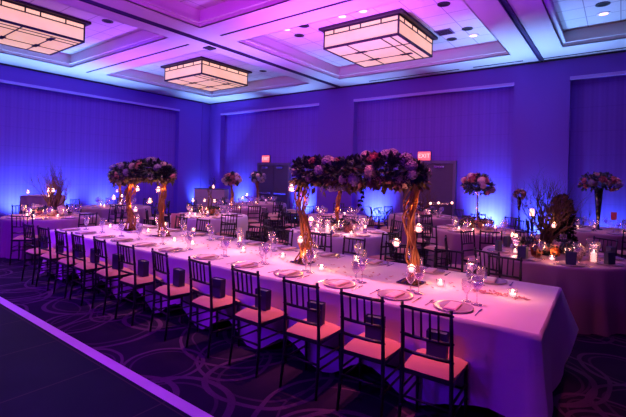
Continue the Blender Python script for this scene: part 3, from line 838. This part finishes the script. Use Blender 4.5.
for k_, (x, y) in TP.items():
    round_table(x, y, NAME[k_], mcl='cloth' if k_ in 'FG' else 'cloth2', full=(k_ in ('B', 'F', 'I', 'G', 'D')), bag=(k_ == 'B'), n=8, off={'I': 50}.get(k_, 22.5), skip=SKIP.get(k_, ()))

def flower_ball(parent, c, r, seed, kinds, nb=17, nl=760, sq=.8, leafm='leaf'):
    rr = random.Random(seed); c = Vector(c)
    def shp(q, lo=.3):
        z = q.uniform(-.75, 1); a = q.uniform(0, 6.283); s = math.sqrt(1 - z * z); n = Vector((s * math.cos(a), s * math.sin(a), z))
        return c + Vector((n.x, n.y, n.z * sq)) * r * q.uniform(lo, 1), n
    foliage(parent, shp, nl, .05, .10, M[leafm], seed)
    for i in range(nb):
        p, n = shp(rr, .92); k_ = rr.choice(kinds); bloom(k_, parent, p, n, rr.uniform(.9, 1.35) * (.8 if 'hyd' in k_ else 1))
def tall_stand(x, y, zc, r, label, kinds, seed, stem='gold', sq=.8, leafm='leaf'):
    t = thing('tall_flower_arrangement', label, 'floral centrepiece', (x, y, TH + .003), 0, 'tall flower arrangements')
    zr = zc - TH
    if stem == 'trumpet': MB().lathe([(.001, .004), (.09, .004), (.09, .012), (.03, .03), (.028, .12), (.045, .35), (.085, zr - r * sq * .55), (.075, zr - r * sq * .55), (.001, .05)], 18).build('vase', M['blackgl'], t, True)
    elif stem == 'clear':
        MB().lathe([(.001, .004), (.09, .004), (.09, .01), (.022, .03), (.022, zr - r * sq * .7), (.06, zr - r * sq * .5)], 16).build('vase', M['glass'], t, True)
        MB().tube([(0, 0, .03), (.01, 0, zr * .5), (0, 0, zr)], .012, 6).build('stem', M['leaf2'], t)
    else:
        MB().lathe([(.001, 0), (.09, 0), (.09, .012), (.001, .012)], 18).build('base_plate', M['blackgl'], t)
        vine_column(t, 0, 0, .012, zr, .045, seed)
    flower_ball(t, (0, 0, zr), r, seed, kinds, sq=sq, leafm=leafm)
    return t
def ring_flowers(x, y, r, label, kinds, seed, n=22, nl=500):
    t = thing('low_flower_wreath', label, 'floral centrepiece', (x, y, TH + .003), 0, 'low flower wreaths')
    rr = random.Random(seed)
    def shp(q, hz=.10):
        a = q.uniform(0, 6.283); b_ = q.uniform(0, PI); R_ = r + math.cos(b_) * .07
        return Vector((R_ * math.cos(a), R_ * math.sin(a), .055 + math.sin(b_) * hz)), Vector((math.cos(a) * math.cos(b_), math.sin(a) * math.cos(b_), math.sin(b_)))
    foliage(t, shp, nl, .04, .08, M['leaf'], seed)
    for i in range(n):
        p, d = shp(rr); bloom(rr.choice(kinds), t, p, d, rr.uniform(.8, 1.3))
    return t
def branch_tree(x, y, z, label, seed, m, l, depth, n=5, r=.02, trunk=None, tilt=.45, curl=.25, name='branch_tree', spread=.55):
    t = thing(name, label, 'branch centrepiece', (x, y, z), 0)
    rr = random.Random(seed); mb = MB(); tips = []
    MB().lathe([(.001, 0), (.10, 0), (.11, .05), (.08, .10), (.001, .10)], 16).build('pot', M['black'], t, True)
    for k_ in range(n):
        a = 2 * PI * k_ / n + rr.uniform(-.3, .3)
        branches(mb, Vector((.02 * math.cos(a), .02 * math.sin(a), .06)), Vector((math.cos(a) * tilt, math.sin(a) * tilt, 1)), l, r, depth, rr, spread, curl, .22, tips)
    mb.build('branch_spray', m, t, True)
    return t, tips

# table I : manzanita tree
branch_tree(-10.0, 3.85, TH + .003, 'bare brown tree with spreading twigs on the table by the side wall', 4, M['bark'], .40, 4, 13, .022, tilt=.30, curl=.30, spread=.5)
ring_flowers(-10.0, 3.85, .26, 'low pink and orange flower wreath at the foot of the bare tree', ['rose', 'orange_rose', 'cream_rose', 'cream_hydrangea'], 21)
for i, (px, py, lb) in enumerate(((28, 192, 'on the side-wall edge of the bare tree'), (48.5, 190.5, 'at mid height of the bare tree, upper of the clustered ones'), (53.3, 190.5, 'on the door-wall edge of the bare tree'), (48.3, 195.5, 'lowest on the bare tree'))):
    x, z = aty(px, py, 3.75); hang_candle(x, 3.75, z, (x * .7 - 10.0 * .3, 3.8, z + .2), 'glass candle globe hanging ' + lb, 'candle globes on the bare tree')
# table B
t, _ = branch_tree(-.82, 6.55, TH + .003, 'tall dark red branches with a candle globe, rising in front of a dark leafy shrub', 12, M['bark_red'], .44, 4, 14, .021, tilt=.16, curl=.42, spread=.38)
ring_flowers(-.78, 6.55, .30, 'low peach and cream flower wreath around the dark red branches', ['orange_rose', 'cream_rose', 'rose', 'cream_hydrangea', 'orange_rose'], 5, 30, 700)
hang_candle(-.72, 6.4, 1.19, (-.78, 6.5, 1.35), 'glass candle globe hanging low in the dark red branches', 'candle globe in the red branches')
# dark shrub behind B
t = thing('potted_shrub', 'dark leafy shrub standing on the carpet behind the red branches', 'shrub', (-.80, 8.15, 0))
MB().lathe([(.001, 0), (.15, 0), (.2, .35), (.17, .35), (.001, .3)], 16).build('pot', M['black'], t, True)
MB().tube([(0, 0, .3), (0, 0, 1.2)], .03, 6).build('trunk', M['bark_dark'], t)
def shr(q):
    z = q.uniform(0, 1); a = q.uniform(0, 6.283); w_ = .19 * (1 - z ** 4) ** .5 * q.uniform(.2, 1)
    return Vector((w_ * math.cos(a), w_ * math.sin(a), .35 + z * 1.2)), Vector((math.cos(a), math.sin(a), .3))
foliage(t, shr, 2600, .05, .09, M['leaf3'], 3, 'foliage')
# left edge shrub
t = thing('potted_shrub', 'dark leafy shrub in front of the side wall, cut by the frame edge', 'shrub', (-12.6, 3.05, 0))
MB().lathe([(.001, 0), (.15, 0), (.2, .35), (.17, .35), (.001, .3)], 16).build('pot', M['black'], t, True)
def shr2(q):
    z = q.uniform(-1, 1); a = q.uniform(0, 6.283); w_ = math.sqrt(1 - z * z) * q.uniform(.4, 1); return Vector((.45 * w_ * math.cos(a), .45 * w_ * math.sin(a), .78 + .38 * z)), Vector((w_ * math.cos(a), w_ * math.sin(a), z))
MB().tube([(0, 0, .3), (0, 0, .8)], .03, 6).build('trunk', M['bark_dark'], t)
foliage(t, shr2, 1800, .06, .11, M['leaf3'], 9, 'foliage')
# D, H1, H2, J, C, F
tall_stand(-2.42, 9.0, 1.66, .30, 'pink flower ball on a tall stand before the brightest wall uplight', ['rose', 'cream_hydrangea', 'rose', 'hydrangea'], 41, 'clear')
tall_stand(-9.35, 8.45, 1.60, .25, 'pink and cream flower ball on a gilded stem, before the dark recess edge', ['rose', 'cream_rose', 'cream_hydrangea'], 42)
tall_stand(-10.40, 10.62, 1.66, .25, 'pale lilac flower ball on a gilded stem before the corner exit doors', ['cream_rose', 'hydrangea', 'cream_hydrangea'], 43)
tall_stand(-11.62, 6.25, 1.72, .33, 'pale pink flower ball on a gilded stem behind the far end of the long table', ['rose', 'cream_rose', 'hydrangea'], 44)
tall_stand(-.40, 10.9, 1.78, .38, 'wide pink flower mound on a black trumpet vase near the unlit bay', ['rose', 'hydrangea', 'rose', 'cream_rose'], 45, 'trumpet', .55)
tall_stand(-4.28, 6.55, 1.74, .34, 'gilded vine column crowned with leaves among the crowded candles', ['rose', 'hydrangea'], 46, leafm='leaf2')
ring_flowers(-4.28, 6.55, .26, 'low cream flower wreath at the foot of the gilded column', ['cream_rose', 'rose', 'cream_hydrangea'], 24)
ring_flowers(-2.42, 9.0, .24, 'low pink flower wreath under the pink flower ball', ['rose', 'cream_rose'], 25)
ring_flowers(-4.35, 10.9, .26, 'low rose and orange flower wreath before the exit doors', ['rose', 'orange_rose', 'cream_rose'], 26)
ring_flowers(-7.95, 6.5, .2, 'low red and orange flower wreath around the twig candelabra', ['rose', 'orange_rose'], 27)
branch_tree(-4.35, 10.9, TH + .003, 'curly brown branches standing before the exit doors', 61, M['bark_red'], .42, 3, 5, .018, tilt=.5, curl=.5)
branch_tree(-7.95, 6.5, TH + .003, 'forked red twigs rising from the round table behind the long one', 66, M['bark_red'], .36, 1, 2, .03, tilt=.45, curl=.2, name='twig_candelabra')
for i, (px, py, lb) in enumerate(((193, 200.5, 'on the side-wall edge of the forked twigs'), (204.5, 200.5, 'in the fork of the red twigs'), (214.5, 201, 'on the door-wall edge of the forked twigs'), (213.5, 186.8, 'above the forked red twigs'))):
    x, z = aty(px, py, 6.4); hang_candle(x, 6.4, z, (x * .5 - 3.97, 6.45, z + .12), 'glass candle globe hanging ' + lb, 'candle globes on the forked twigs')
for (px, py, yy, lb) in ((247, 195, 8.4, 'beside the gilded stem before the dark recess edge'), (242.5, 198, 8.4, 'low by the gilded stem before the dark recess edge'), (117, 191, 6.1, 'under the pale pink flower ball'), (122, 196, 6.1, 'low under the pale pink flower ball')):
    x, z = aty(px, py, yy); hang_candle(x, yy, z, (x, yy, z + .15), 'glass candle globe hanging ' + lb, 'candle globes on the tall stands')
# tall candlesticks before exit 2
for (px, py, lb) in ((430.5, 203.5, 'closest to the curly branches'), (438.5, 203, 'second from the curly branches'), (452, 203, 'farthest from the curly branches')):
    x, z = aty(px, py, 10.75)
    t = thing('tall_candlestick', 'thin tall candlestick with a lit globe candle, ' + lb, 'candlestick', (x, 10.75, TH + .003), 0, 'tall candlesticks before the exit doors')
    h = z - TH; MB().lathe([(.001, 0), (.045, 0), (.045, .008), (.007, .02), (.006, h - .05), (.03, h - .04), (.001, h - .035)], 12).build('holder', M['blackgl'], t, True)
    MB().ball((0, 0, h), .035, 10).build('candle', M['led'], t, True)
# candles on the round tables
cand = dict(F=[(-.42, -.3, 1), (-.15, -.5, 0), (.2, -.5, 1), (.45, -.28, 0), (.5, .1, 1), (-.5, .05, 0), (-.3, .4, 2), (.25, .42, 2), (0, -.36, 2)],
            B=[(-.42, -.3, 0), (.05, -.52, 0), (.48, -.25, 2), (-.5, .1, 1)], D=[(-.3, -.35, 0), (.35, -.2, 1), (0, -.45, 0)], G=[(-.3, -.35, 0), (.3, -.3, 1), (0, -.42, 0)],
            I=[(-.35, -.3, 1), (.2, -.42, 0), (.42, -.05, 0), (-.05, -.45, 0)], J=[(.1, -.4, 0), (.4, -.1, 1), (-.3, -.3, 0)], H1=[(.1, -.35, 1), (.35, -.2, 0)], H2=[(.1, -.35, 0), (.35, -.1, 1)], E=[(-.2, -.42, 0), (.3, -.35, 1), (.05, -.45, 0)],
            C=[(-.1, -.4, 1), (.4, -.25, 0), (-.4, -.2, 0)], K=[(-.3, -.3, 1), (.1, -.4, 0), (.35, -.2, 1), (0, 0, 2)])
CD = ['lit votive candle', 'lit floating candle in a glass cylinder', 'lit pillar candle in a tall glass']
for k_, ls in cand.items():
    x0, y0 = TP[k_]; cnt = {}
    for (dx, dy, kd) in ls:
        dr = 'toward the ' + dirname(math.atan2(dy, dx)) if (dx, dy) != (0, 0) else 'at the centre'
        lab = '%s %s of the %s' % (CD[kd], dr, NAME[k_])
        if len(lab.split()) > 16: lab = '%s %s, %s' % (CD[kd].replace(' in a glass cylinder', '').replace(' in a tall glass', ''), dr, NAME[k_])
        (put_votive, put_floater, put_pillar)[kd]((x0 + dx, y0 + dy, TH + .003), 0, lab, 'candles on the ' + NAME[k_])
        if k_ in 'FBDGI' or kd: candle_lamp(x0 + dx, y0 + dy, TH + (.13, .2, .25)[kd], 1.2)

# number card on C
t = thing('table_card', 'small red table card in a black holder beside the black trumpet vase', 'table card', (-.12, 10.55, TH + .003))
MB().tube([(0, 0, 0), (0, 0, .30)], .004, 5).build('holder', M['black'], t); MB().box(-.05, .05, -.004, .004, .26, .42).build('card', M['redcard'], t)
# sashes over chair backs
for (tx, ty, lb) in ((-7.2, 5.5, 'pink napkin draped over a chair back at the red twig table'), (-.55, 9.5, 'pink napkin draped over a chair back in front of the black vase table')):
    i = min(range(len(chair_pos)), key=lambda q: math.hypot(chair_pos[q][0] - tx, chair_pos[q][1] - ty))
    mb = MB(); n = 8; prof = [(-.232, .60), (-.236, .75), (-.236, .91), (-.215, .922), (-.190, .91), (-.180, .72)]
    mb.add([(-.10 + .20 * k_ / n, yy + .005 * math.sin(k_ * 2.2), z) for yy, z in prof for k_ in range(n + 1)],
           [(r_ * (n + 1) + k_, r_ * (n + 1) + k_ + 1, (r_ + 1) * (n + 1) + k_ + 1, (r_ + 1) * (n + 1) + k_) for r_ in range(len(prof) - 1) for k_ in range(n)])
    o = mb.build('pink_napkin', M['pinkcloth'], None, True, (*chair_pos[i], 0)); o.rotation_euler = (0, 0, chair_rot[i]); tag(o, lb, 'napkin')

# draped highboy behind table I, bar-height table near the corner
def draped_box(name, x, y, sx, sy, h, rz, lab, cat, m, top=None):
    t = thing(name, lab, cat, (x, y, 0), rz)
    mb = MB(); per = []
    for i in range(24): per.append((-sx + 2 * sx * i / 24, -sy))
    for i in range(24): per.append((sx, -sy + 2 * sy * i / 24))
    for i in range(24): per.append((sx - 2 * sx * i / 24, sy))
    for i in range(24): per.append((-sx, sy - 2 * sy * i / 24))
    N = 96; vs = []
    for z, k_ in ((h, 0), (h - .02, .3), (h * .6, .6), (h * .3, .8), (.01, 1)):
        for i, (a, b_) in enumerate(per):
            f = 1 + k_ * (.05 + .035 * math.sin(i * 1.05)); vs.append((a * f, b_ * f, z))
    fs = [(r_ * N + i, (r_ + 1) * N + i, (r_ + 1) * N + (i + 1) % N, r_ * N + (i + 1) % N) for r_ in range(4) for i in range(N)]
    mb.add(vs, fs); mb.build('drape', m, t, True)
    MB().box(-sx - .01, sx + .01, -sy - .01, sy + .01, h, h + .025).build('tabletop', top or m, t)
    return t
draped_box('draped_bar_table', -12.3, 4.5, .36, .36, 1.05, .7, 'tall draped serving table standing between the bare tree and the side wall', 'table', M['cloth2'])
draped_box('draped_bar_table', -13.6, 11.2, .62, .3, 1.12, .55, 'tall draped bar with black top in front of the room corner', 'table', M['cloth2'], M['black'])
branch_tree(-13.6, 11.2, 1.148, 'dark curly wire twigs standing on the draped bar', 70, M['bark_dark'], .26, 3, 6, .012, tilt=.7, curl=.6, name='twig_arrangement')

# folding tray stand and chairs along the wall near exit 2
def tray_stand(x, y, rz, lab):
    t = thing('tray_stand', lab, 'tray stand', (x, y, 0), rz, 'folding tray stands')
    for s in (-1, 1):
        for sy in (-.2, .2): MB().tube([(-s * .24, sy, 0), (s * .24, sy, .80)], .012, 6).build('leg', M['chair'], t, True)
        MB().tube([(s * .24, -.2, .80), (s * .24, .2, .80)], .012, 6).build('top_rail', M['chair'], t, True)
tray_stand(-5.85, 11.45, .2, 'black folding tray stand open in front of the wall uplight, beside the exit doors')
tray_stand(-6.5, 11.95, -.1, 'black folding tray stand set farther from the exit doors')
place_chair(-7.4, 11.4, .4, 'black spindle-back chair alone by the tray stands', 'spare chairs by the wall')
place_chair(-2.1, 10.5, PI - .2, 'black spindle-back chair beside the lit pillar candle stand', 'spare chairs by the wall')
place_chair(-2.85, 10.75, PI + .3, 'black spindle-back chair between the flower-ball table and the candle stand', 'spare chairs by the wall')
# candle stand + small vase pedestal
t = thing('candle_stand', 'black floor stand holding a lit white pillar candle before the pier', 'candle stand', (-1.75, 11.35, 0))
MB().lathe([(.001, 0), (.14, 0), (.14, .015), (.02, .03), (.018, .9), (.09, .93), (.001, .93)], 16).build('stand', M['black'], t, True)
MB().lathe([(.001, .931), (.05, .931), (.05, 1.1), (.001, 1.105)], 14).build('candle', M['led'], t, True)
x, z = aty(519, 212, 11.2)
t = thing('wall_pedestal_vase', 'small cream flowers in a slim black vase standing beside the bright pier', 'vase', (x, 11.2, 0))
MB().lathe([(.001, 0), (.12, 0), (.12, .012), (.012, .03), (.012, 1.05), (.03, 1.1), (.055, 1.38), (.045, 1.38), (.001, 1.1)], 14).build('vase', M['blackgl'], t, True)
flower_ball(t, (0, 0, 1.45), .12, 77, ['cream_rose', 'rose'], 9, 80)

# ------------------------------------------------------------------ uplight fixtures and lights
def light(name, kind, loc, energy, col, **k):
    l = bpy.data.lights.new(name, kind); l.energy = energy; l.color = col
    for a, b_ in k.items(): setattr(l, a, b_)
    o = bpy.data.objects.new(name, l); C.objects.link(o); o.location = loc; return o
def aim(o, tgt):
    o.rotation_euler = (Vector(tgt) - Vector(o.location)).to_track_quat('-Z', 'Y').to_euler(); return o
uplights = [((XL + .20, 4.95), 'side wall, beside the bare tree', (-1, 0), 1.0), ((XL + .20, 6.35), 'side wall, behind the draped serving table', (-1, 0), 1.0), ((XL + .20, 7.7), 'side wall, under the pale pink flower ball', (-1, 0), .8), ((XL + .2, 3.4), 'side wall, by the edge shrub', (-1, 0), .5),
            ((XL + .20, 11.9), 'side wall pier in the corner', (-1, 0), .8), ((-13.4, YB - .05), 'back wall left of the corner exit doors', (0, 1), 1.3), ((-9.9, YB - .05), 'back wall behind the nearer garland', (0, 1), 1.3), ((-6.75, YB - .05), 'back wall beside the tray stands', (0, 1), 1.5),
            ((-3.1, YB - .05), 'back wall behind the pink flower ball', (0, 1), 2.3), ((-1.78, YB - .25), 'pier between the two right-hand bays', (0, 1), .9), ((-.25, YB - .05), 'back wall behind the trumpet vase', (0, 1), .32)]
for (x, y), wh, d, e in uplights:
    x -= d[0] * .25; y -= d[1] * .25
    t = thing('floor_uplight', 'small black blue-lit floor uplight, ' + wh, 'uplight', (x, y, 0), math.atan2(d[1], d[0]) - PI / 2, 'floor uplights along the walls')
    MB().lathe([(.001, 0), (.09, 0), (.09, .16), (.075, .16), (.001, .15)], 16).build('housing', M['black'], t, True)
    MB().lathe([(.001, .158), (.07, .158)], 16).build('lens', M['led_blue'], t)
    for s in (-1, 1): MB().box(s * .095 - .006, s * .095 + .006, -.02, .02, 0, .12).build('bracket', M['black'], t)
    o = light('uplight_beam', 'SPOT', (x, y, .26), 420 * e, (.10, .52, 1), spot_size=math.radians(92), spot_blend=1, shadow_soft_size=.06)
    aim(o, (x + d[0] * .4, y + d[1] * .4, .62))
    o = light('uplight_core_beam', 'SPOT', (x, y, .25), 1500 * (.5 + .5 * min(e, 1)), (.20, .40, 1), spot_size=math.radians(48), spot_blend=1, shadow_soft_size=.05)
    aim(o, (x - d[0] * 1.0, y - d[1] * 1.0, 5.0))
# lantern glow
for (x, y) in ((-4.95, 9.25), (-11.65, 9.25), (-11.6, 3.7)):
    o = light('lantern_glow', 'AREA', (x, y, 4.87), 55, (1, .50, .42), shape='SQUARE', size=1.8)
# pin spots from the ceiling on to the tables
def pin(x, y, e, col=(1, .40, .45), size=42, tx=None, ty=None):
    o = light('ceiling_pin_spot', 'SPOT', (x, y, 4.84), e, col, spot_size=math.radians(size), spot_blend=.9, shadow_soft_size=.06)
    aim(o, (x if tx is None else tx, y if ty is None else ty, .7))
for x, e, c in ((-.8, 300, (1, .14, .26)), (-1.6, 720, (1, .17, .30)), (-2.5, 620, (1, .21, .33)), (-3.5, 560, (1, .28, .40)), (-4.6, 480, (1, .34, .44)), (-5.8, 460, (1, .38, .48)), (-7.0, 440, (1, .38, .52))): pin(x, 3.4, e, c, 31)
for k_, (x, y) in TP.items(): pin(x, y, {'F': 800, 'G': 620, 'B': 300, 'C': 260}.get(k_, 520), (1, .26, .38), 26)
# washes from unseen lamps on the camera side; some violet spots added mid-room
def wash(name, loc, tgt, e, col, size, soft=.3):
    return aim(light(name, 'SPOT', loc, e, col, spot_size=math.radians(size), spot_blend=1, shadow_soft_size=soft), tgt)
wash('magenta_ceiling_wash', (.5, -1.5, 1.6), (-2.6, 2.6, 5.4), 1600, (.80, .01, .85), 72)
wash('magenta_ceiling_wash', (-4.5, -1.5, 1.6), (-6.0, 3.0, 5.4), 1100, (.60, .01, 1), 72)
wash('violet_ceiling_wash', (-8.5, -1.5, 1.6), (-10.0, 2.8, 5.4), 900, (.30, .02, 1), 74)
wash('violet_ceiling_wash', (-5.0, 7.0, 2.2), (-5.0, 7.6, 5.4), 1900, (.50, .08, 1), 112)  # this and the following ceiling spots hang in mid-air, added to brighten the ceiling
wash('violet_ceiling_wash', (-8.3, 7.2, 2.4), (-8.3, 7.6, 5.4), 620, (.32, .17, 1), 95)
wash('violet_ceiling_wash', (-11.3, 6.6, 2.2), (-11.3, 6.8, 5.4), 1000, (.36, .09, 1), 112)
wash('violet_ceiling_wash', (.6, 7.0, 2.2), (.4, 7.2, 5.4), 750, (.20, .01, 1), 100)
wash('blue_wall_wash', (-3.0, -1.6, 4.6), (XL, 6.0, 2.9), 2300, (.0, .0, 1), 52)
wash('blue_wall_wash', (-6.0, -1.6, 4.6), (-14.0, YB, 2.7), 1500, (.0, .0, 1), 48)
wash('violet_wall_wash', (-2.0, -1.6, 4.6), (-7.0, YB, 2.7), 950, (.42, 0, 1), 44)
wash('violet_wall_wash', (2.0, -1.6, 4.6), (-3.6, YB, 2.7), 700, (.5, 0, 1), 26)
wash('violet_floor_wash', (-1.0, -.6, 4.6), (-1.6, 1.0, 0), 330, (.22, .0, 1), 52)
wash('violet_floor_wash', (-4.0, -.6, 4.6), (-4.2, 1.1, 0), 640, (.36, .0, 1), 54)
wash('violet_floor_wash', (-6.8, -.6, 4.6), (-8.0, 2.4, 0), 1500, (.20, .0, 1), 66)
wash('violet_table_wash', (-9.5, -1.5, 2.6), (-7.4, 3.1, .5), 110, (.40, .0, 1), 50)
wash('blue_table_wash', (-2.5, -1.5, 2.6), (-2.2, 3.1, .5), 230, (.11, .0, 1), 80)
wash('violet_table_wash', (-5.5, -1.5, 2.6), (-4.6, 3.1, .4), 210, (.26, .0, 1), 60)
# blue perimeter glow on the ceiling strips comes from the uplights; candles
for (x, y, z, e) in lamp_pts:
    light('candle_glow', 'POINT', (x, y, z), 1.7 * e, (1, .40, .18), shadow_soft_size=.03)
for (x, y) in ((-1.61, 3.78), (-2.95, 3.78), (-6.73, 3.8), (-5.79, 3.8), (-4.28, 6.55), (-11.62, 6.25), (-9.35, 8.45), (-10.4, 10.62), (-2.42, 9.0)):
    for z, e in ((.10, .9), (.42, .8), (.75, .6)): light('column_fairy_light', 'POINT', (x, y, TH + z), e * 3.6, (1, .26, .05), shadow_soft_size=.02)  # unseen points added inside the stands for their orange glow
light('wreath_candle_glow', 'POINT', (-9.9, 3.6, TH + .1), 2, (1, .32, .06), shadow_soft_size=.02)

for o in hold: bpy.data.objects.remove(o)

# ------------------------------------------------------------------ world and view
w = bpy.data.worlds.new('world'); sc.world = w; w.use_nodes = True
w.node_tree.nodes['Background'].inputs[0].default_value = (.10, .01, .5, 1); w.node_tree.nodes['Background'].inputs[1].default_value = .10
sc.view_settings.view_transform = 'Standard'; sc.view_settings.look = 'None'; sc.view_settings.gamma = 1; sc.view_settings.exposure = 0
sc.view_settings.use_curve_mapping = False
sc.cycles.max_bounces = 6; sc.cycles.diffuse_bounces = 3; sc.cycles.glossy_bounces = 2; sc.cycles.transparent_max_bounces = 24
sc.cycles.caustics_reflective = False; sc.cycles.caustics_refractive = False
sc.cycles.sample_clamp_indirect = 4
